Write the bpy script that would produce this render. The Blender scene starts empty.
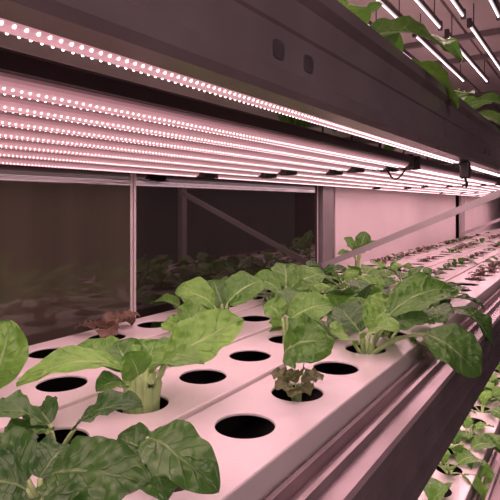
import bpy, bmesh, math, random
from mathutils import Vector, Matrix, noise as mnoise
S = bpy.context.scene
COL = S.collection
F = 520.0; XV = 594.0; YV = 204.0; TH = math.atan((XV-250)/F); CT = math.cos(TH); ST = math.sin(TH)
CAM = 1.35
def W(L, t, z): return Vector((-L, t, CAM+z))
def PZ(x, y, Z):
    X = (x-250)*Z/F; H = (YV-y)*Z/F
    return Vector((-ST*Z+CT*X, CT*Z+ST*X, CAM+H))
ORD = ['first','second','third','fourth','fifth','sixth','seventh','eighth','ninth','tenth','eleventh','twelfth','thirteenth','fourteenth','fifteenth','sixteenth','seventeenth','eighteenth','nineteenth','twentieth','twenty-first','twenty-second','twenty-third','twenty-fourth','twenty-fifth','twenty-sixth']

# ------------------------------------------------------------ materials
def mat(name, col, rough=.5, metal=0, spec=.5, emit=None, estr=0, noise=None, bump=0, coat=0, ior=1.5, tubeglow=None, stretch=None):
    m = bpy.data.materials.new(name); m.use_nodes = True
    nt = m.node_tree; b = nt.nodes['Principled BSDF']
    b.inputs['Base Color'].default_value = (*col, 1); b.inputs['Roughness'].default_value = rough
    b.inputs['Metallic'].default_value = metal; b.inputs['Specular IOR Level'].default_value = spec
    b.inputs['Coat Weight'].default_value = coat; b.inputs['IOR'].default_value = ior
    if emit:
        b.inputs['Emission Color'].default_value = (*emit, 1); b.inputs['Emission Strength'].default_value = estr
    if tubeglow:      # clear tube: the face that looks down at the shelf glows, its sides stay dimmer
        g = nt.nodes.new('ShaderNodeNewGeometry'); s = nt.nodes.new('ShaderNodeSeparateXYZ'); nt.links.new(g.outputs['True Normal'], s.inputs[0])
        mr = nt.nodes.new('ShaderNodeMapRange'); mr.inputs['From Min'].default_value = -.15; mr.inputs['From Max'].default_value = -.95
        mr.inputs['To Min'].default_value = tubeglow[0]; mr.inputs['To Max'].default_value = tubeglow[1]
        nt.links.new(s.outputs[2], mr.inputs['Value']); nt.links.new(mr.outputs['Result'], b.inputs['Emission Strength'])
    if noise:
        sc, amt = noise
        tc = nt.nodes.new('ShaderNodeTexCoord'); n = nt.nodes.new('ShaderNodeTexNoise')
        n.inputs['Scale'].default_value = sc; n.inputs['Detail'].default_value = 5
        if stretch:
            mp = nt.nodes.new('ShaderNodeMapping'); mp.inputs['Scale'].default_value = stretch
            nt.links.new(tc.outputs['Object'], mp.inputs['Vector']); nt.links.new(mp.outputs['Vector'], n.inputs['Vector'])
        else: nt.links.new(tc.outputs['Object'], n.inputs['Vector'])
        r = nt.nodes.new('ShaderNodeValToRGB')
        r.color_ramp.elements[0].position = .3; r.color_ramp.elements[1].position = .7
        r.color_ramp.elements[0].color = (*[c*(1-amt) for c in col], 1)
        r.color_ramp.elements[1].color = (*[min(1, c*(1+amt)) for c in col], 1)
        nt.links.new(n.outputs['Fac'], r.inputs['Fac']); nt.links.new(r.outputs['Color'], b.inputs['Base Color'])
    if bump:          # tiny water drops standing on the plastic
        tc2 = nt.nodes.new('ShaderNodeTexCoord'); v = nt.nodes.new('ShaderNodeTexVoronoi'); v.inputs['Scale'].default_value = 60
        nt.links.new(tc2.outputs['Object'], v.inputs['Vector'])
        mr = nt.nodes.new('ShaderNodeMapRange'); mr.inputs['From Min'].default_value = .0; mr.inputs['From Max'].default_value = .17
        mr.inputs['To Min'].default_value = 1; mr.inputs['To Max'].default_value = 0
        nt.links.new(v.outputs['Distance'], mr.inputs['Value'])
        bp = nt.nodes.new('ShaderNodeBump'); bp.inputs['Strength'].default_value = bump; bp.inputs['Distance'].default_value = .002
        nt.links.new(mr.outputs['Result'], bp.inputs['Height']); nt.links.new(bp.outputs['Normal'], b.inputs['Normal'])
    return m
def leaf_mat(name, dark, light, vein, rough=.31, transl=.22, veins=7):
    m = bpy.data.materials.new(name); m.use_nodes = True
    nt = m.node_tree; N = nt.nodes; Lk = nt.links; b = N['Principled BSDF']; out = N['Material Output']
    uv = N.new('ShaderNodeUVMap'); uv.uv_map = 'UVMap'
    sp = N.new('ShaderNodeSeparateXYZ'); Lk.new(uv.outputs['UV'], sp.inputs[0])
    def mt(op, a, c=None, clamp=False):
        n = N.new('ShaderNodeMath'); n.operation = op; n.use_clamp = clamp
        for i, q in enumerate((a, c)):
            if q is None: continue
            if isinstance(q, (int, float)): n.inputs[i].default_value = q
            else: Lk.new(q, n.inputs[i])
        return n.outputs[0]
    tc = N.new('ShaderNodeTexCoord'); no = N.new('ShaderNodeTexNoise'); no.inputs['Scale'].default_value = 32; no.inputs['Detail'].default_value = 4
    Lk.new(tc.outputs['Object'], no.inputs['Vector'])
    wob = mt('MULTIPLY', mt('SUBTRACT', no.outputs['Fac'], .5), .18)
    u = mt('ADD', sp.outputs[0], wob); v = mt('ABSOLUTE', mt('MULTIPLY', mt('SUBTRACT', sp.outputs[1], .5), 2))
    mid = mt('SUBTRACT', 1, mt('DIVIDE', v, mt('ADD', mt('MULTIPLY', mt('SUBTRACT', 1, sp.outputs[0]), .10), .028)), True)
    fr = mt('FRACT', mt('SUBTRACT', mt('MULTIPLY', u, veins), mt('MULTIPLY', mt('POWER', v, .8), 1.9)))
    dist = mt('MULTIPLY', mt('ABSOLUTE', mt('SUBTRACT', fr, .5)), 2)
    sv = mt('MULTIPLY', mt('POWER', dist, 12), mt('SUBTRACT', 1, mt('MULTIPLY', v, .8)))
    vm = mt('MAXIMUM', mt('MULTIPLY', mid, .9), mt('MULTIPLY', sv, .58))
    vo = N.new('ShaderNodeTexVoronoi'); vo.inputs['Scale'].default_value = 105; vo.feature = 'SMOOTH_F1'
    Lk.new(tc.outputs['Object'], vo.inputs['Vector'])
    oi = N.new('ShaderNodeObjectInfo')
    fac = mt('ADD', mt('MULTIPLY', mt('SUBTRACT', no.outputs['Fac'], .5), 1.0), oi.outputs['Random'], True)
    mx = N.new('ShaderNodeMixRGB'); mx.inputs[1].default_value = (*dark, 1); mx.inputs[2].default_value = (*light, 1); Lk.new(fac, mx.inputs[0])
    m2 = N.new('ShaderNodeMixRGB'); Lk.new(vm, m2.inputs[0]); Lk.new(mx.outputs[0], m2.inputs[1]); m2.inputs[2].default_value = (*vein, 1)
    Lk.new(m2.outputs[0], b.inputs['Base Color']); b.inputs['Roughness'].default_value = rough
    b.inputs['Specular IOR Level'].default_value = .5
    bp = N.new('ShaderNodeBump'); bp.inputs['Strength'].default_value = .9; bp.inputs['Distance'].default_value = .0045; bp.invert = True
    hh = mt('ADD', mt('MULTIPLY', mt('MAXIMUM', mid, sv), .42), mt('MULTIPLY', vo.outputs['Distance'], 1.05)); Lk.new(hh, bp.inputs['Height']); Lk.new(bp.outputs['Normal'], b.inputs['Normal'])
    tr = N.new('ShaderNodeBsdfTranslucent'); Lk.new(m2.outputs[0], tr.inputs['Color'])
    ms = N.new('ShaderNodeMixShader'); ms.inputs[0].default_value = transl
    Lk.new(b.outputs[0], ms.inputs[1]); Lk.new(tr.outputs[0], ms.inputs[2]); Lk.new(ms.outputs[0], out.inputs['Surface'])
    return m
M = dict(
 white=mat('white_plastic', (.84,.77,.745), .19, noise=(6,.06), bump=.22),
 black=mat('inside_shade', (.010,.008,.008), .6, noise=(20,.3)),  # shade painted in: interior blackened so lamp light leaves the holes dark
 steel=mat('painted_steel', (.30,.27,.275), .38, .35, noise=(9,.10)),
 beam=mat('worn_beam', (.43,.355,.36), .27, .55, noise=(14,.12)),
 post=mat('pale_post', (.48,.44,.44), .4, .2, noise=(12,.06)),
 frame=mat('pale_frame', (.62,.57,.56), .4, .1, noise=(12,.06)),
 alu=mat('gap_shade_housing', (.10,.066,.072), .45, .1, noise=(30,.05)),  # housing coloured dark to paint the shaded gaps between neighbouring bars
 board=mat('led_cover', (.76,.50,.54), .10, emit=(1,.48,.55), noise=(40,.05), tubeglow=(.06,.52)),
 boardw=mat('led_cover_pale', (.6,.52,.54), .2, emit=(1,.84,.88), estr=.55, noise=(40,.05)),
 diode=mat('led_diode', (1,.85,.85), .3, emit=(1,.82,.86), estr=4.6),
 cap=mat('grey_cap', (.07,.06,.06), .5, noise=(30,.1)),
 cable=mat('black_cable', (.015,.013,.014), .45, noise=(60,.2)),
 slot=mat('slot_shade', (.10,.080,.084), .5, noise=(60,.2)),  # dark plate on the uncut beam face, painted as a slot's inner shade
 glass=mat('smoked_glass', (.056,.050,.036), .025, spec=.55, noise=(14,.16), ior=1.72, stretch=(1,1,.05)),
 glass2=mat('darker_smoked_glass', (.020,.0165,.015), .025, spec=.55, noise=(14,.18), ior=1.72, stretch=(1,1,.05)),
 wall=mat('white_panel', (.90,.82,.81), .5, noise=(4,.04)),
 dwall=mat('dim_wall', (.24,.185,.20), .7, noise=(4,.12)),
 floor=mat('grey_floor', (.16,.14,.14), .45, noise=(5,.2)),
 ceil=mat('grey_ceiling', (.38,.31,.34), .8, noise=(4,.12)),
 plug=mat('growing_sponge', (.022,.017,.013), .9, noise=(120,.4)),
 stalk=mat('pale_stalk', (.44,.62,.25), .35, noise=(60,.15)),
 rstalk=mat('red_stalk', (.36,.26,.18), .45, noise=(60,.15)),
 leafA=leaf_mat('green_leaf', (.080,.235,.032), (.210,.480,.068), (.48,.76,.30)),
 leafD=leaf_mat('deep_green_leaf', (.046,.145,.030), (.112,.275,.054), (.34,.54,.22), rough=.27),
 leafR=leaf_mat('bronze_leaf', (.115,.072,.052), (.21,.140,.085), (.30,.22,.14), veins=6),
 leafP=leaf_mat('pale_bronze_leaf', (.14,.17,.065), (.26,.29,.11), (.40,.42,.19), veins=6),
)
M['diode'].cycles.emission_sampling = 'NONE'

# ------------------------------------------------------------ helpers
def obj(name, bm, m, parent=None, smooth=False, recalc=True, kind=None, label=None):
    if recalc: bmesh.ops.recalc_face_normals(bm, faces=bm.faces)
    me = bpy.data.meshes.new(name); bm.to_mesh(me); bm.free()
    for q in (m if isinstance(m, (list, tuple)) else [m]): me.materials.append(q)
    if smooth:
        for p in me.polygons: p.use_smooth = True
    o = bpy.data.objects.new(name, me); COL.objects.link(o)
    if parent: o.parent = parent
    if kind: o['kind'] = kind
    if label: o['label'] = label
    return o
def tag(o, label, cat, group=None):
    o['label'] = label; o['category'] = cat
    if group: o['group'] = group
    return o
def thing(name, label, cat, loc=(0,0,0), group=None):
    o = bpy.data.objects.new(name, None); COL.objects.link(o); o.location = loc; o.empty_display_size = .02
    return tag(o, label, cat, group)
def copy_tree(o, parent=None):
    c = o.copy(); COL.objects.link(c); c.parent = parent
    for ch in list(o.children): copy_tree(ch, c)
    return c
def box(bm, x0, x1, y0, y1, z0, z1, bev=0, mi=0):
    vs = [bm.verts.new((x, y, z)) for z in (z0, z1) for y in (y0, y1) for x in (x0, x1)]
    fs = [bm.faces.new([vs[i] for i in q]) for q in ((0,2,3,1),(4,5,7,6),(0,1,5,4),(2,6,7,3),(0,4,6,2),(1,3,7,5))]
    for f in fs: f.material_index = mi
    if bev:
        es = list({e for f in fs for e in f.edges})
        bmesh.ops.bevel(bm, geom=es, offset=bev, segments=2, affect='EDGES', profile=.5)
    return bm
def prism(bm, pts, y0, y1, mi=0):
    a = [bm.verts.new((x, y0, z)) for x, z in pts]; b = [bm.verts.new((x, y1, z)) for x, z in pts]
    n = len(pts)
    for i in range(n):
        f = bm.faces.new((a[i], a[(i+1)%n], b[(i+1)%n], b[i])); f.material_index = mi
    f = bm.faces.new(a); f.material_index = mi; f = bm.faces.new(b[::-1]); f.material_index = mi
    return bm
def bar(bm, a, b, w, h):
    a = Vector(a); b = Vector(b); d = (b-a).normalized(); s = d.cross(Vector((0,0,1)))
    if s.length < .01: s = Vector((1,0,0))
    s.normalize(); n = s.cross(d)
    vs = [bm.verts.new(p + s*i*w/2 + n*j*h/2) for p in (a, b) for i, j in ((-1,-1),(1,-1),(1,1),(-1,1))]
    for q in ((0,1,2,3),(7,6,5,4),(0,4,5,1),(1,5,6,2),(2,6,7,3),(3,7,4,0)): bm.faces.new([vs[i] for i in q])
    return bm
def tube(bm, pts, radii, seg=8, flat=1.0):
    rings = []
    for i, p in enumerate(pts):
        d = (pts[min(i+1, len(pts)-1)] - pts[max(i-1, 0)]).normalized()
        up = Vector((0,0,1)) if abs(d.z) < .95 else Vector((1,0,0))
        s = d.cross(up).normalized(); n = s.cross(d)
        r = radii[i] if isinstance(radii, (list, tuple)) else radii
        rings.append([bm.verts.new(p + s*math.cos(2*math.pi*k/seg)*r + n*math.sin(2*math.pi*k/seg)*r*flat) for k in range(seg)])
    for a, b in zip(rings, rings[1:]):
        for k in range(seg): bm.faces.new((a[k], a[(k+1)%seg], b[(k+1)%seg], b[k]))
    bm.faces.new(rings[0][::-1]); bm.faces.new(rings[-1])
    return bm
def bez(a, b, c, n=8): return [a*(1-u)**2 + b*2*u*(1-u) + c*u*u for u in [i/n for i in range(n+1)]]

# ------------------------------------------------------------ setting
YA, YB = -1.2, 7.4
o = obj('floor', box(bmesh.new(), -1.6, 2.2, YA, YB, -.05, 0), M['floor']); o['kind'] = 'structure'
o = obj('ceiling', box(bmesh.new(), -1.6, 2.2, YA, YB, 2.7, 2.75), M['ceil']); o['kind'] = 'structure'
o = obj('wall_back', box(bmesh.new(), -1.02, -.97, YA, YB, 0, 2.7), M['dwall']); o['kind'] = 'structure'
o = obj('wall_end', box(bmesh.new(), -.97, 2.2, YB-.05, YB, 0, 2.7), M['dwall']); o['kind'] = 'structure'

# ------------------------------------------------------------ panels at the back
for (y0, y1, mm, lab) in ((-.6, .864, 'glass', 'olive-brown smoked glass panel at far left behind the channels'),
                          (.868, 1.845, 'glass2', 'near-black smoked glass panel left of the grey back post')):
    g = thing('glass_panel', lab, 'glass panel', W(.905, (y0+y1)/2, -.40), 'glass panels behind the rack')
    h = (y1-y0)/2
    obj('pane', box(bmesh.new(), -.003, .003, -h+.007, h-.007, .012, .73), M[mm], g)
    f = bmesh.new()
    box(f, -.004, .004, -h, h, 0, .012); box(f, -.004, .004, -h, h, .73, .745)
    box(f, -.004, .004, -h, -h+.007, .012, .73); box(f, -.004, .004, h-.007, h, .012, .73)
    obj('frame', f, M['frame'], g)
for (yc, hl, lab) in ((3.23, 1.165, 'large white board closing the back of the rack between the two grey posts'),
                      (5.65, 1.10, 'narrow looking pink-lit board at far right beyond the last pale post')):
    g = thing('back_panel', lab, 'panel', W(.93, yc, -CAM), 'boards behind the rack')
    obj('board', box(bmesh.new(), -.004, .004, -hl, hl, .0, 1.72, .001), M['wall'], g)
    e = bmesh.new(); box(e, .004, .009, -hl, hl, .90, .93); box(e, .004, .009, -hl, hl, 1.70, 1.72)
    obj('edge_strip', e, M['post'], g)

# ------------------------------------------------------------ rack frame
ROWL = [.3425, .4935, .6445, .7955]
SP = .129
PH = [.378, .359, .350, .308]
PITCH = .49
CROSS = [.12, .98, 1.32, 2.18, 2.52, 3.38, 3.72, 4.58, 4.92, 5.78]
rack = thing('growing_rack', 'long grey steel rack frame carrying the white channels and the lamps', 'rack', W(.55, 1.8, -CAM))
def rl(L, t, z): return W(L, t, z) - rack.location
def rbox(bm, L0, L1, t0, t1, z0, z1, bev=0):
    a = rl(L1, t0, z0); b = rl(L0, t1, z1); return box(bm, a.x, b.x, a.y, b.y, a.z, b.z, bev)
T0, T1 = -.45, 6.6
for k in (-1, 0, 1, 2):
    dz = k*PITCH
    prof = [(.268,-.292),(.268,-.288),(.264,-.284),(.258,-.284),(.256,-.298),(.240,-.298),(.238,-.284),(.232,-.284),(.230,-.294),(.208,-.294),(.203,-.297),(.202,-.311),(.210,-.318),(.210,-.340),(.2075,-.342),(.2075,-.346),(.210,-.348),(.210,-.380),(.201,-.386),(.199,-.400),(.204,-.405),(.226,-.405),(.226,-.397),(.216,-.390),(.216,-.300),(.262,-.300)]
    pts = [(rl(L,0,z+dz).x, rl(L,0,z+dz).z) for L, z in prof]
    b = obj('shelf_beam', prism(bmesh.new(), pts, rl(0,T0,0).y, rl(0,T1,0).y), M['beam'], rack)
    for t in (.358, .41, 1.30, 1.352, 2.3, 2.352):
        bm = bmesh.new(); c = rl(.2096, t, -.367+dz)
        n = 20; ring = []; ring2 = []
        for i in range(n):
            a = 2*math.pi*i/n; cx, cz = math.cos(a), math.sin(a)
            yy = math.copysign(abs(cx)**.5, cx); zz = math.copysign(abs(cz)**.5, cz)
            ring.append(bm.verts.new((c.x+.0006, c.y+yy*.0088, c.z+zz*.0075)))
            ring2.append(bm.verts.new((c.x-.001, c.y+yy*.0088, c.z+zz*.0075)))
        bm.faces.new(ring)
        for i in range(n): bm.faces.new((ring[i], ring[(i+1)%n], ring2[(i+1)%n], ring2[i]))
        obj('slot', bm, M['slot'], b)
    obj('rear_beam', rbox(bmesh.new(), .872, .884, T0, T1, -.40+dz, -.325+dz, .002), M['beam'], rack)
    for t in CROSS:
        obj('crossbar', rbox(bmesh.new(), .217, .88, t-.012, t+.012, -.330+dz, -.311+dz), M['steel'], rack)
for t, w, mm in ((1.905, .050, 'steel'), (4.47, .065, 'post')):
    obj('post', rbox(bmesh.new(), .884, .904, t-w, t+w, -CAM, 1.1, .002), M[mm], rack)
for t in (1.87, 4.42):
    obj('post', rbox(bmesh.new(), .170, .198, t-.017, t+.017, -CAM, 1.1, .002), M['post'], rack)
for t in (1.87, 4.40):
    obj('brace', bar(bmesh.new(), rl(.878, t-.035, -.240), rl(.19, t-.035, .062), .006, .022), M['post'], rack)

# ------------------------------------------------------------ channels
def make_channel(name, L, ph, z):
    root = thing(name, '', 'channel', W(L, 0, z))
    hw = .0683; R = .0355
    k0 = math.floor((T0+.05-ph)/SP)+1; k1 = math.floor((T1-.05-ph)/SP)
    bm = bmesh.new()
    ca = math.atan2(SP/2, hw)
    angs = []
    for a, b in ((-ca, ca), (ca, math.pi-ca), (math.pi-ca, math.pi+ca), (math.pi+ca, 2*math.pi-ca)):
        angs += [a+(b-a)*i/10 for i in range(10)]
    n = len(angs)
    for k in range(k0, k1+1):
        c = ph+k*SP; O = []; A = []; B = []; D = []
        for a in angs:
            ct, st = math.cos(a), math.sin(a)
            m = min(hw/abs(ct) if abs(ct) > 1e-6 else 9, (SP/2)/abs(st) if abs(st) > 1e-6 else 9)
            O.append(bm.verts.new((ct*m, c+st*m, 0))); A.append(bm.verts.new((ct*(R+.0008), c+st*(R+.0008), 0)))
            B.append(bm.verts.new((ct*R, c+st*R, -.0008))); D.append(bm.verts.new((ct*R, c+st*R, -.003)))
        for i in range(n):
            j = (i+1) % n
            bm.faces.new((O[i], O[j], A[j], A[i])); bm.faces.new((A[i], A[j], B[j], B[i])); bm.faces.new((B[i], B[j], D[j], D[i]))
    ya = ph+k0*SP-SP/2; yb = ph+k1*SP+SP/2
    obj('cover', bm, M['white'], root)
    bm = bmesh.new()
    op = [(-hw,0),(-hw-.0015,-.001),(-hw-.002,-.003),(-hw-.002,-.050),(hw+.002,-.050),(hw+.002,-.003),(hw+.0015,-.001),(hw,0)]
    a = [bm.verts.new((x, ya, q)) for x, q in op]; b = [bm.verts.new((x, yb, q)) for x, q in op]
    for i in range(len(op)-1): bm.faces.new((a[i], a[i+1], b[i+1], b[i]))
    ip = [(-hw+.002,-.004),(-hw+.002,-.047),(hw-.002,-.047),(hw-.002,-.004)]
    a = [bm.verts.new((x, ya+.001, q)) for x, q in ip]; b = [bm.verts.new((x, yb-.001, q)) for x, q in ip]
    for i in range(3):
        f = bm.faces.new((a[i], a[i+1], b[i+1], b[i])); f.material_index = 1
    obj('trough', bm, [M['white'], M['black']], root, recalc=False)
    for y, s in ((ya, -1), (yb, 1)):
        e = bmesh.new(); y0, y1 = sorted((y, y+s*.006)); box(e, -hw-.002, hw+.002, y0, y1, -.050, 0, .001)
        obj('end_cap', e, M['white'], root)
    return root
for tier, tz in ((0, 0), (1, PITCH), (-1, -PITCH), (2, 2*PITCH)):
    for r in range(4):
        c = make_channel('growing_channel', ROWL[r], PH[r], -.26+tz)
        c['label'] = {0: 'white channel with round black holes on the middle shelf, ' + ('nearest the aisle', 'second from the aisle', 'third from the aisle', 'rearmost, along the glass')[r],
                      1: 'white channel on the shelf above the lamps, %s from the aisle' % ORD[r],
                      2: 'channel seen from below over the top right lamps, %s from the aisle' % ORD[r],
                      -1: 'white channel on the shadowy bottom shelf, %s from the aisle' % ORD[r]}[tier]
        c['group'] = 'channels on the %s shelf' % {0: 'middle', 1: 'upper', -1: 'lower', 2: 'topmost'}[tier]

# ------------------------------------------------------------ lamps
def dome(bm, y, r=.0010, seg=8, x=0, z=0):
    h = r*1.1
    top = bm.verts.new((x, y, z-h)); r1 = []; r2 = []
    for k in range(seg):
        a = 2*math.pi*k/seg
        r1.append(bm.verts.new((x+r*math.cos(a), y+r*math.sin(a), z+.001))); r2.append(bm.verts.new((x+.75*r*math.cos(a), y+.75*r*math.sin(a), z-h*.65)))
    for k in range(seg):
        j = (k+1) % seg
        bm.faces.new((r1[k], r1[j], r2[j], r2[k])); bm.faces.new((r2[k], r2[j], top))
bm = bmesh.new(); dome(bm, 0); bmesh.ops.recalc_face_normals(bm, faces=bm.faces)
dome_me = bpy.data.meshes.new('diode'); bm.to_mesh(dome_me); bm.free(); dome_me.materials.append(M['diode'])
BL = 1.16
def make_bar(L, t, z, label, group, single, hw=.022, board='board', dr=.0010, off=0.0, rows=1, n=170, ln=BL):
    root = thing('led_bar', label, 'grow lamp', W(L, t+off, z), group)
    e = hw; ch = min(.0108, hw*.8); cw = e*.74
    prof = [(-e,.000),(-e,.012),(-e*.7,.016),(e*.7,.016),(e,.012),(e,.000),(e*.7,-.001),(-e*.7,-.001)]
    obj('housing', prism(bmesh.new(), prof, .004, ln-.004), M['alu'], root)
    cv = [(cw*math.cos(math.pi*i/12), -.0005-ch*math.sin(math.pi*i/12)) for i in range(13)]
    obj('lamp_cover', prism(bmesh.new(), cv, .006, ln-.006), M[board], root)
    for y in (0, ln-.014): obj('end_cap', box(bmesh.new(), -e-.001, e+.001, y, y+.014, -.012, .018, .002), M['cap'], root)
    top = (.160 if ln == BL else .181) + (0 if z > 0 and z < .3 else PITCH if z > .3 else -PITCH) - z
    for y in ((.12-off, .98-off) if ln == BL else (.08, ln-.08)): obj('hanger', tube(bmesh.new(), [Vector((0,y,.015)), Vector((0,y,.04)), Vector((0,y,top))], .0018, 6), M['cap'], root)
    st = (ln-.036)/(n-1)
    xo = cw*.52; zo = -.0005-ch*math.sqrt(1-.52**2)-.0001
    spots = []
    for i in range(n):
        for q in range(rows):
            spots.append((xo*(-1 if q == 0 else 1) if rows == 2 else 0, .018+(i+.5*q)*st, zo if rows == 2 else -ch-.0004))
    if rows == 2: spots = [s for s in spots if s[1] < ln-.016]
    if single:
        rest = bmesh.new(); i0 = 34
        for i, (x, y, zz) in enumerate(spots):
            if i0 <= i < i0+100:
                d = bpy.data.objects.new('diode', dome_me); COL.objects.link(d); d.parent = root; d.location = (x, y, zz)
            else: dome(rest, y, dr, x=x, z=zz)
        obj('diodes', rest, M['diode'], root, kind='stuff')
    else:
        bm = bmesh.new()
        for x, y, zz in spots: dome(bm, y, dr, x=x, z=zz)
        obj('diodes', bm, M['diode'], root, kind='stuff')
    return root
LC = (1,.58,.655)
def lamp(L, t, z, ln, wd, power, col=LC):
    l = bpy.data.lights.new('grow_light', 'AREA'); l.shape = 'RECTANGLE'; l.size = wd; l.size_y = ln; l.energy = power; l.color = col
    o = bpy.data.objects.new('grow_light', l); COL.objects.link(o); o.location = W(L, t, z)
    return o
BARS = [(.241,.015,.096,0),(.345,.020,.089,-.03),(.404,.020,.088,.0),(.468,.020,.086,-.05),(.540,.020,.084,-.01),(.620,.020,.082,-.10),(.712,.020,.080,-.04),(.814,.020,.077,-.16)]
BT = [0.0, 1.2, 2.4, 3.6, 4.8]
PW = [.49, .46, .40, .36, .34]
sn = ['nearest', 'second', 'third', 'fourth', 'farthest']
for si, t in enumerate(BT):
    for i, (L, hw, z, off) in enumerate(BARS):
        lab = 'pink-lit LED bar above the middle shelf, %s from the aisle in the %s run' % (ORD[i], sn[si])
        make_bar(L, t, z, lab, 'LED bars over the middle shelf', si == 0, hw, off=off, rows=2 if si < 2 else 1)
        if si < 3: lamp(L, t+off+BL/2, z-.018, BL-.03, .02, PW[si])
    if si >= 3:
        for L in (.30, .45, .60, .75): lamp(L, t+BL/2, .043, BL-.03, .02, PW[si]*2.2)
UT = [.02, .92, 1.82]
for si, t in enumerate(UT):
    for i, L in enumerate((.245, .335, .420, .510, .610)):
        make_bar(L, t, .090+PITCH, 'LED bar over the top shelf, %s from the aisle in the %s run' % (ORD[i], sn[si]), 'LED bars over the top shelf', False, .006, 'boardw', .0022, n=64, ln=.82, off=(-.04 if i % 2 else .03))
        lamp(L, t+.41, .074+PITCH, .80, .02, .62)
for si, t in enumerate(BT[:3]):
    for i, L in enumerate((.245, .40, .54, .71)):
        make_bar(L, t, .072-PITCH, 'LED bar over the bottom shelf, %s from the aisle in the %s run' % (ORD[i], sn[si]), 'LED bars over the bottom shelf', False, .013)
        lamp(L, t+BL/2, .054-PITCH, BL-.03, .02, 1.2)

c = thing('lamp_cable', 'thin black cable looping below the lamps', 'cable', W(.345, 1.16, .090))
p0 = W(.345, 1.165, .092)-c.location; p2 = W(.404, 1.178, .092)-c.location
obj('wire', tube(bmesh.new(), [p0*(1-u)**3+3*u*(1-u)**2*(p0+Vector((.01,-.10,-.045)))+3*u*u*(1-u)*(p2+Vector((.0,.06,-.05)))+p2*u**3 for u in [i/20 for i in range(21)]], .0020, 8), M['cable'], c)
obj('plug', box(bmesh.new(), p0.x-.006, p0.x+.006, p0.y-.015, p0.y+.015, p0.z-.006, p0.z+.006, .002), M['cable'], c)
c = thing('cable_clamp', 'black clip hanging under the upper beam at right', 'clamp', W(.214, 1.10, .085))
bm = bmesh.new(); box(bm, -.009, .009, -.010, .010, -.034, .0, .003); box(bm, -.007, .007, .010, .026, -.022, -.008, .003)
obj('clamp_body', bm, M['cable'], c)
obj('hook', tube(bmesh.new(), [Vector((0,0,-.032)), Vector((.002,.004,-.044)), Vector((0,.012,-.050)), Vector((0,.020,-.042))], .0025, 8), M['cable'], c)

# ------------------------------------------------------------ plants
rng = random.Random(5)
def leaf_bm(A, B, w, arch=.12, cup=.24, ruffle=.04, roll=0, seed=0, nu=22, nv=14, freq=2, droop=0, lobe=.012, nrm=None, crinkle=.055, pw=.58):
    rr = random.Random(seed); bm = bmesh.new(); uvl = bm.loops.layers.uv.new('UVMap')
    d = B-A; l = d.length; dn = d/l
    s = dn.cross(nrm if nrm is not None else Vector((0,0,1)))
    if s.length < .05: s = dn.cross(Vector((.3,1,0)))
    s.normalize(); n = s.cross(dn)
    if roll:
        Rm = Matrix.Rotation(roll, 3, dn); s = Rm @ s; n = Rm @ n
    p1, p2, p3 = rr.uniform(0,6), rr.uniform(0,6), rr.uniform(-.06,.06)
    off = Vector((rr.uniform(0,50), rr.uniform(0,50), 0))
    grid = []
    for i in range(nu+1):
        u = 1-(1-i/nu)**1.35
        hw = w/2*max(0, math.sin(math.pi*(.04+.96*u)**1.0))**pw
        hw = max(hw, w*.015)
        c = A + d*u + n*arch*l*4*u*(1-u)*(1-.3*u) + s*p3*l*math.sin(math.pi*u) + Vector((0,0,-droop*l*u*u*(1-u)*2))
        row = []
        for j in range(nv+1):
            v = -1+2*j/nv
            rf = ruffle*w*(abs(v)**1.8)*(math.sin(2*math.pi*freq*u+p1+(1.7 if v > 0 else 0))+.4*math.sin(2*math.pi*freq*1.9*u+p2))
            cr = crinkle*w*mnoise.noise(off+Vector((u*7*l/w*.75, v*3.2, 0)))*min(1, abs(v)*5+.15)
            edge = 1+lobe*math.sin(2*math.pi*freq*1.5*u+p2*(1 if v > 0 else 2))*abs(v)
            row.append((bm.verts.new(c + s*v*hw*edge + n*(cup*hw*abs(v)**1.5 + rf*min(1, u*4) + cr*min(1, u*5))), u, v))
        grid.append(row)
    for i in range(nu):
        for j in range(nv):
            q = (grid[i][j], grid[i+1][j], grid[i+1][j+1], grid[i][j+1])
            f = bm.faces.new([x[0] for x in q])
            for lp, x in zip(f.loops, q): lp[uvl].uv = (x[1], x[2]*.5+.5)
    return bm
def add_leaf(root, base, A, B, w, mat_='leafA', smat='stalk', r=.0045, lift=.5, **kw):
    kw.setdefault('seed', rng.random())
    lf = obj('leaf', leaf_bm(A, B, w, **kw), M[mat_], root, smooth=True, recalc=False)
    mid = base + (A-base)*.5 + Vector((0,0,1))*(A-base).length*.22*lift - (B-A).normalized()*(A-base).length*.12
    pts = bez(base, mid, A, 8)
    obj('stalk', tube(bmesh.new(), pts, [r*(1.25-.75*i/8) for i in range(9)], 8, .8), M[smat], lf, smooth=True)
    return lf
def plug(root):
    obj('growing_sponge', tube(bmesh.new(), [Vector((0,0,-.046)), Vector((0,0,-.034)), Vector((0,0,-.016))], [.013,.015,.014], 12), M['plug'], root)
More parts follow.
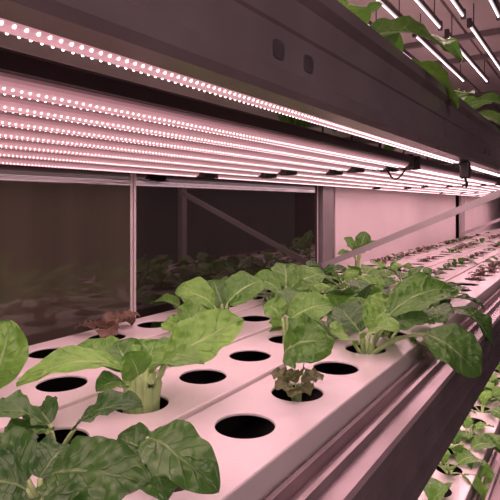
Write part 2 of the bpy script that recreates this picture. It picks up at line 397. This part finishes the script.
def rosette(root, n, blade, width, stalk, seed, mat_='leafA', smat='stalk', ruffle=.04, el0=78, el1=22, r=.0042, freq=2, az0=0, cup=.26, lobe=.012, crinkle=.055):
    rr = random.Random(seed)
    for i in range(n):
        q = i/(n-1); az = az0 + i*2.39996 + rr.uniform(-.25,.25)
        el = math.radians(el0+(el1-el0)*q**.8 + rr.uniform(-8,8))
        dr = Vector((math.cos(az)*math.cos(el), math.sin(az)*math.cos(el), math.sin(el)))
        st = stalk*(.55+.6*q)*rr.uniform(.85,1.15); bl = blade*(.6+.45*q)*rr.uniform(.85,1.15)
        base = Vector((math.cos(az)*.005, math.sin(az)*.005, -.018))
        A = base + dr*st; el2 = el - math.radians(20+42*q + rr.uniform(-10,10))
        d2 = Vector((math.cos(az)*math.cos(el2), math.sin(az)*math.cos(el2), math.sin(el2)))
        add_leaf(root, base, A, A+d2*bl, width*(.65+.4*q)*rr.uniform(.88,1.12), mat_, smat, r, arch=.14+.08*rr.random(), cup=cup, ruffle=ruffle, seed=rr.random(), freq=freq, roll=rr.uniform(-.25,.25), nu=14, nv=8, lobe=lobe, crinkle=crinkle)
    plug(root)
def hole(row, t, z=-.26): return W(ROWL[row], t, z)
def near_t(row, t): return PH[row] + round((t-PH[row])/SP)*SP
occupied = set()
def occ(row, t): occupied.add((row, round((t-PH[row])/SP)))

OUT = Vector((ST, -CT, 0))
def hero(name, label, cat, row, t, leaves, mat_='leafA', group='leafy greens on the middle shelf', spread=.006, **kw):
    t = near_t(row, t); occ(row, t)
    root = thing(name, label, cat, hole(row, t), group); loc = root.location
    for i, lf in enumerate(leaves):
        (a, b, w), k = lf[:3], (lf[3] if len(lf) > 3 else {})
        k = dict(kw, **k); m2 = k.pop('m', mat_); f = k.pop('f', .35)
        A = PZ(*a)-loc; B = PZ(*b)-loc
        az = math.atan2(A.y, A.x); base = Vector((math.cos(az)*spread, math.sin(az)*spread, -.018))
        add_leaf(root, base, A, B, w, m2, seed=i*.37+t, nrm=Vector((0,0,1))+OUT*f, **k)
    plug(root)
    return root
hero('leafy_green', 'bright bok choy with pale stalks standing in the second channel, left of two empty holes', 'plant', 1, .486, [
 ((166,362,.672),(243,318,.700),.074,dict(arch=.10,f=.75,pw=.65)),
 ((122,368,.665),(16,385,.615),.052,dict(arch=.18,f=.35,pw=.62)),
 ((154,372,.66),(204,364,.61),.046,dict(arch=.18)),
 ((134,370,.67),(116,342,.70),.054,dict(arch=.06,f=1.0)),
 ((146,368,.67),(158,340,.70),.054,dict(arch=.06,f=1.0)),
 ((124,368,.69),(72,350,.74),.053,dict(f=.4)),
 ((138,376,.655),(126,352,.64),.042,dict(f=1)),
 ((152,366,.69),(186,346,.76),.058,dict(f=.5)),
 ((126,386,.66),(96,391,.63),.042,dict(arch=.2)),
], r=.0085, spread=.016)
hero('leafy_green', 'bright green leaf rising at the left edge of the photo, beside two holes', 'plant', 2, .353, [
 ((-8,388,.63),(10,320,.655),.064,dict(f=1,roll=.2)),
 ((-30,380,.66),(-70,350,.70),.055,{}),
 ((-20,375,.67),(-5,335,.76),.05,{}),
 ((-35,395,.63),(-80,400,.58),.05,{}),
])
hero('leafy_green', 'plant with several broad dark leaves filling the lower left corner', 'plant', 0, .239, [
 ((44,478,.418),(150,484,.378),.054,dict(arch=.14,f=.6)),
 ((40,478,.41),(68,444,.45),.046,dict(f=.7)),
 ((28,480,.41),(-24,446,.42),.052,dict(f=.6)),
 ((56,494,.40),(116,522,.350),.050,dict(f=.5)),
 ((24,472,.42),(12,446,.46),.042,dict(f=.8)),
 ((26,490,.39),(-44,486,.36),.056,dict(f=.5)),
 ((42,496,.385),(50,540,.33),.054,dict(f=.5)),
], mat_='leafD', cup=.22, ruffle=.06, freq=2.3, crinkle=.08)
hero('leafy_green', 'dark plant in the front channel whose curled leaf covers its hole near the bottom edge', 'plant', 0, .378, [
 ((148,438,.475),(218,492,.425),.052,dict(arch=.22,f=.5)),
 ((150,454,.48),(118,438,.50),.038,dict(f=.8)),
 ((154,456,.48),(154,432,.51),.038,dict(f=1)),
 ((154,466,.465),(168,500,.43),.042,dict(arch=.2)),
], mat_='leafD', ruffle=.06, freq=2.3, crinkle=.08)
hero('leafy_green', 'dull green plant low at left, in front of the bright bok choy', 'plant', 1, .357, [
 ((76,428,.565),(142,404,.53),.044,dict(arch=.14)),
 ((46,428,.56),(-10,412,.52),.050,dict(arch=.14)),
 ((48,430,.55),(6,442,.50),.044,{}),
 ((50,424,.58),(36,408,.62),.044,dict(f=.8)),
], mat_='leafD', ruffle=.06, freq=2.3, crinkle=.08)
hero('lettuce', 'small thin reddish-green seedling under a broad green leaf, right of the big front hole', 'plant', 0, .626, [
 ((284,354,.730),(330,342,.695),.076,dict(m='leafA',f=1.0,arch=.20)),
 ((304,362,.72),(312,320,.745),.062,dict(m='leafA',f=1.2,roll=.3)),
 ((290,382,.712),(270,373,.72),.028,{}),((298,382,.708),(304,370,.695),.026,{}),
 ((302,382,.712),(324,376,.72),.028,{}),((300,386,.698),(311,394,.682),.026,{}),((290,386,.70),(276,389,.685),.028,{}),
 ((295,382,.712),(288,370,.725),.024,{}),((294,388,.695),(292,397,.675),.026,{}),
], mat_='leafP', ruffle=.08, freq=3, r=.0018, spread=.004)
hero('leafy_green', 'large plant at the front edge whose dark leaf droops over the rail', 'plant', 0, .884, [
 ((426,334,.885),(480,376,.835),.086,dict(m='leafD',arch=.22,f=.8)),
 ((390,314,.93),(458,290,.97),.084,dict(f=.5,arch=.16)),
 ((352,342,.93),(330,334,.88),.058,dict(f=.6)),
 ((364,338,.92),(400,330,.86),.062,dict(f=.5,arch=.18)),
 ((360,332,.95),(338,306,1.02),.076,dict(f=.9,m='leafD')),
 ((370,330,.95),(394,298,1.04),.080,dict(f=.8)),
 ((384,330,.94),(430,320,.90),.062,dict(f=.6,arch=.2,m='leafD')),
], r=.0055)
hero('leafy_green', 'small green plant tucked behind the bright bok choy, left of the broad-leaved one', 'plant', 2, .74, [
 ((186,330,.965),(206,308,.985),.068,dict(f=.8)),
 ((178,332,.98),(166,320,1.0),.046,dict(f=.6)),
 ((184,332,.98),(180,314,1.04),.052,dict(f=.9)),
 ((190,336,.95),(216,331,.93),.046,dict(f=.5)),
])
hero('leafy_green', 'broad-leaved plant with spread leaves in the third channel, left of centre', 'plant', 2, .868, [
 ((214,306,1.07),(176,290,1.06),.086,dict(f=.5,arch=.18)),
 ((228,302,1.08),(262,280,1.12),.086,dict(f=.6,arch=.16)),
 ((222,304,1.10),(214,280,1.17),.074,dict(f=.9,m='leafD')),
 ((228,308,1.06),(246,302,1.03),.052,dict(f=.5)),
 ((218,312,1.06),(198,312,1.02),.056,dict(f=.4)),
], r=.0055)
hero('leafy_green', 'broad-leaved plant in the second channel just behind the reddish seedling', 'plant', 1, .873, [
 ((290,320,1.0),(332,304,1.02),.078,dict(f=.6,arch=.18)),
 ((282,318,1.01),(264,304,1.02),.062,dict(f=.6)),
 ((288,316,1.02),(300,292,1.09),.074,dict(f=.8,m='leafD')),
 ((292,326,.98),(320,326,.94),.052,dict(f=.5)),
], r=.0055)
hero('leafy_green', 'broad-leaved plant in the third channel beyond the empty hole', 'plant', 2, 1.126, [
 ((280,292,1.29),(248,281,1.30),.082,dict(f=.5,arch=.18)),
 ((290,288,1.3),(324,273,1.34),.080,dict(f=.6,arch=.16)),
 ((286,286,1.33),(284,264,1.41),.076,dict(f=.9)),
 ((290,294,1.27),(310,288,1.24),.058,dict(f=.5)),
], r=.0055)
hero('leafy_green', 'small upright plant in the rear channel rising before the white board and brace', 'plant', 3, 1.99, [
 ((354,250,2.09),(344,238,2.08),.060,dict(f=.7)),
 ((360,248,2.10),(366,232,2.12),.062,dict(f=.9)),
 ((362,252,2.09),(380,243,2.06),.062,dict(f=.6)),
 ((358,254,2.07),(362,244,2.02),.056,dict(f=.8)),
 ((355,258,2.08),(338,254,2.05),.058,dict(f=.5)),
], r=.005)
t4 = near_t(3, .695); occ(3, t4)
lt = thing('lettuce', 'small bronze lettuce alone between two holes of the rear channel', 'plant', hole(3, t4), 'leafy greens on the middle shelf')
rosette(lt, 7, .052, .040, .046, 3, 'leafR', 'rstalk', .09, el0=85, el1=52, r=.0024, freq=4, lobe=.05)

PRO = {}
def make_proto(kind):
    if kind == 'bok1': r = thing('leafy_green', '', 'plant'); rosette(r, 7, .114, .088, .056, 11, el0=70, el1=26)
    elif kind == 'bok2': r = thing('leafy_green', '', 'plant'); rosette(r, 6, .122, .092, .052, 23, el0=64, el1=22, az0=1)
    elif kind == 'bok3': r = thing('leafy_green', '', 'plant'); rosette(r, 7, .106, .082, .060, 37, el0=72, el1=30, az0=2)
    elif kind == 'dark': r = thing('leafy_green', '', 'plant'); rosette(r, 7, .116, .086, .054, 51, 'leafD', el0=68, el1=25)
    elif kind == 'red':  r = thing('seedling', '', 'seedling'); rosette(r, 6, .042, .032, .028, 61, 'leafR', 'rstalk', .10, el1=32, r=.0018, freq=4, lobe=.05)
    else: r = thing('seedling', '', 'seedling'); rosette(r, 6, .050, .040, .034, 71, 'leafD', el1=30, r=.002)
    return r
used = set()
def place(kind, row, t, z, sc, rot, label, group):
    if kind not in PRO: PRO[kind] = make_proto(kind)
    o = PRO[kind] if kind not in used else copy_tree(PRO[kind])
    used.add(kind)
    o.location = hole(row, t, z); o.rotation_euler = (0,0,rot); o.scale = (sc,)*3
    o['label'] = label; o['group'] = group
    return o
rr = random.Random(9)
FULL = {0: [1.013, 1.27, 1.40], 1: [1.00, 1.13, 1.26, 1.39, 1.65], 2: [1.255, 1.51, 1.64, 1.90], 3: [.953, 1.21, 1.47, 1.60]}
SCL = {0: [.88, .9, .85], 1: [.85, .82, .95, .9, .9], 2: [.85, .85, .9, .9], 3: [.82, .85, .9, .92]}
kinds = ['bok1', 'bok2', 'bok3']
chn = ['front', 'second', 'third', 'rear']
for row in range(4):
    for i, t in enumerate(FULL[row]):
        t = near_t(row, t); occ(row, t)
        k = kinds[rr.randrange(3)] if rr.random() > .35 else 'dark'
        place(k, row, t, -.26, SCL[row][i], rr.uniform(0, 6.28), 'leafy green plant in the crowd beyond the empty holes, %s along the %s channel' % (ORD[i], chn[row]), 'leafy greens on the middle shelf')
for row, (a, b) in enumerate(((1.53, 4.6), (1.78, 4.8), (2.03, 5.0), (2.12, 5.2))):
    i = 0; t = near_t(row, a)
    while t < b and i < 26:
        if rr.random() < .80 and (row, round((t-PH[row])/SP)) not in occupied:
            place('red' if rr.random() < .6 else 'seed', row, t, -.26, rr.uniform(.5, 1.2), rr.uniform(0, 6.28), 'small bronze or green seedling far down the %s channel, %s past the leafy plants' % (chn[row], ORD[i]), 'seedlings at the far end')
            i += 1
        t += SP
for row, ts in ((0, [1.01+.129*k for k in range(0,13) if k % 4 != 3]), (1, [1.28+.258*k for k in range(5)])):
    for i, t in enumerate(ts):
        t = near_t(row, t)
        place(kinds[rr.randrange(3)], row, t, -.26-PITCH, rr.uniform(.8, 1.0), rr.uniform(0, 6.28), 'leafy plant on the bottom shelf at lower right, %s along the %s channel' % (ORD[i], chn[row]), 'leafy greens on the bottom shelf')
for i, t in enumerate((.75, .88, 1.40, 1.53)):
    t = near_t(0, t)
    place(kinds[i % 3], 0, t, -.26+PITCH, (1.22,1.12,1.15,1.20)[i], (.4, 2.0, 5.0, 1.2)[i], 'broad-leaved plant peeking over the upper beam at top right, %s along' % ORD[i], 'leafy greens on the top shelf')

# ------------------------------------------------------------ added aisle fill, world, camera
l = bpy.data.lights.new('aisle_fill', 'AREA'); l.shape = 'RECTANGLE'; l.size = .7; l.size_y = .7; l.energy = 8; l.color = (1,.72,.77)  # unseen fill lamp, added to lighten the near beam and front plants
o = bpy.data.objects.new('aisle_fill', l); COL.objects.link(o); o.location = (.85, -.55, 1.80)
o.rotation_euler = (Vector((-.2, .5, 1.60))-o.location).to_track_quat('-Z', 'Y').to_euler()
w = bpy.data.worlds.new('dim_room'); S.world = w; w.use_nodes = True
w.node_tree.nodes['Background'].inputs[0].default_value = (.60,.41,.45,1); w.node_tree.nodes['Background'].inputs[1].default_value = .115
cam = bpy.data.cameras.new('camera'); co = bpy.data.objects.new('camera', cam); COL.objects.link(co)
co.location = (0,0,CAM); co.rotation_euler = (math.pi/2, 0, TH)
cam.sensor_width = 36; cam.lens = 36*F/500; cam.shift_y = -(250-YV)/500; cam.clip_start = .01
S.camera = co
S.view_settings.view_transform = 'Standard'
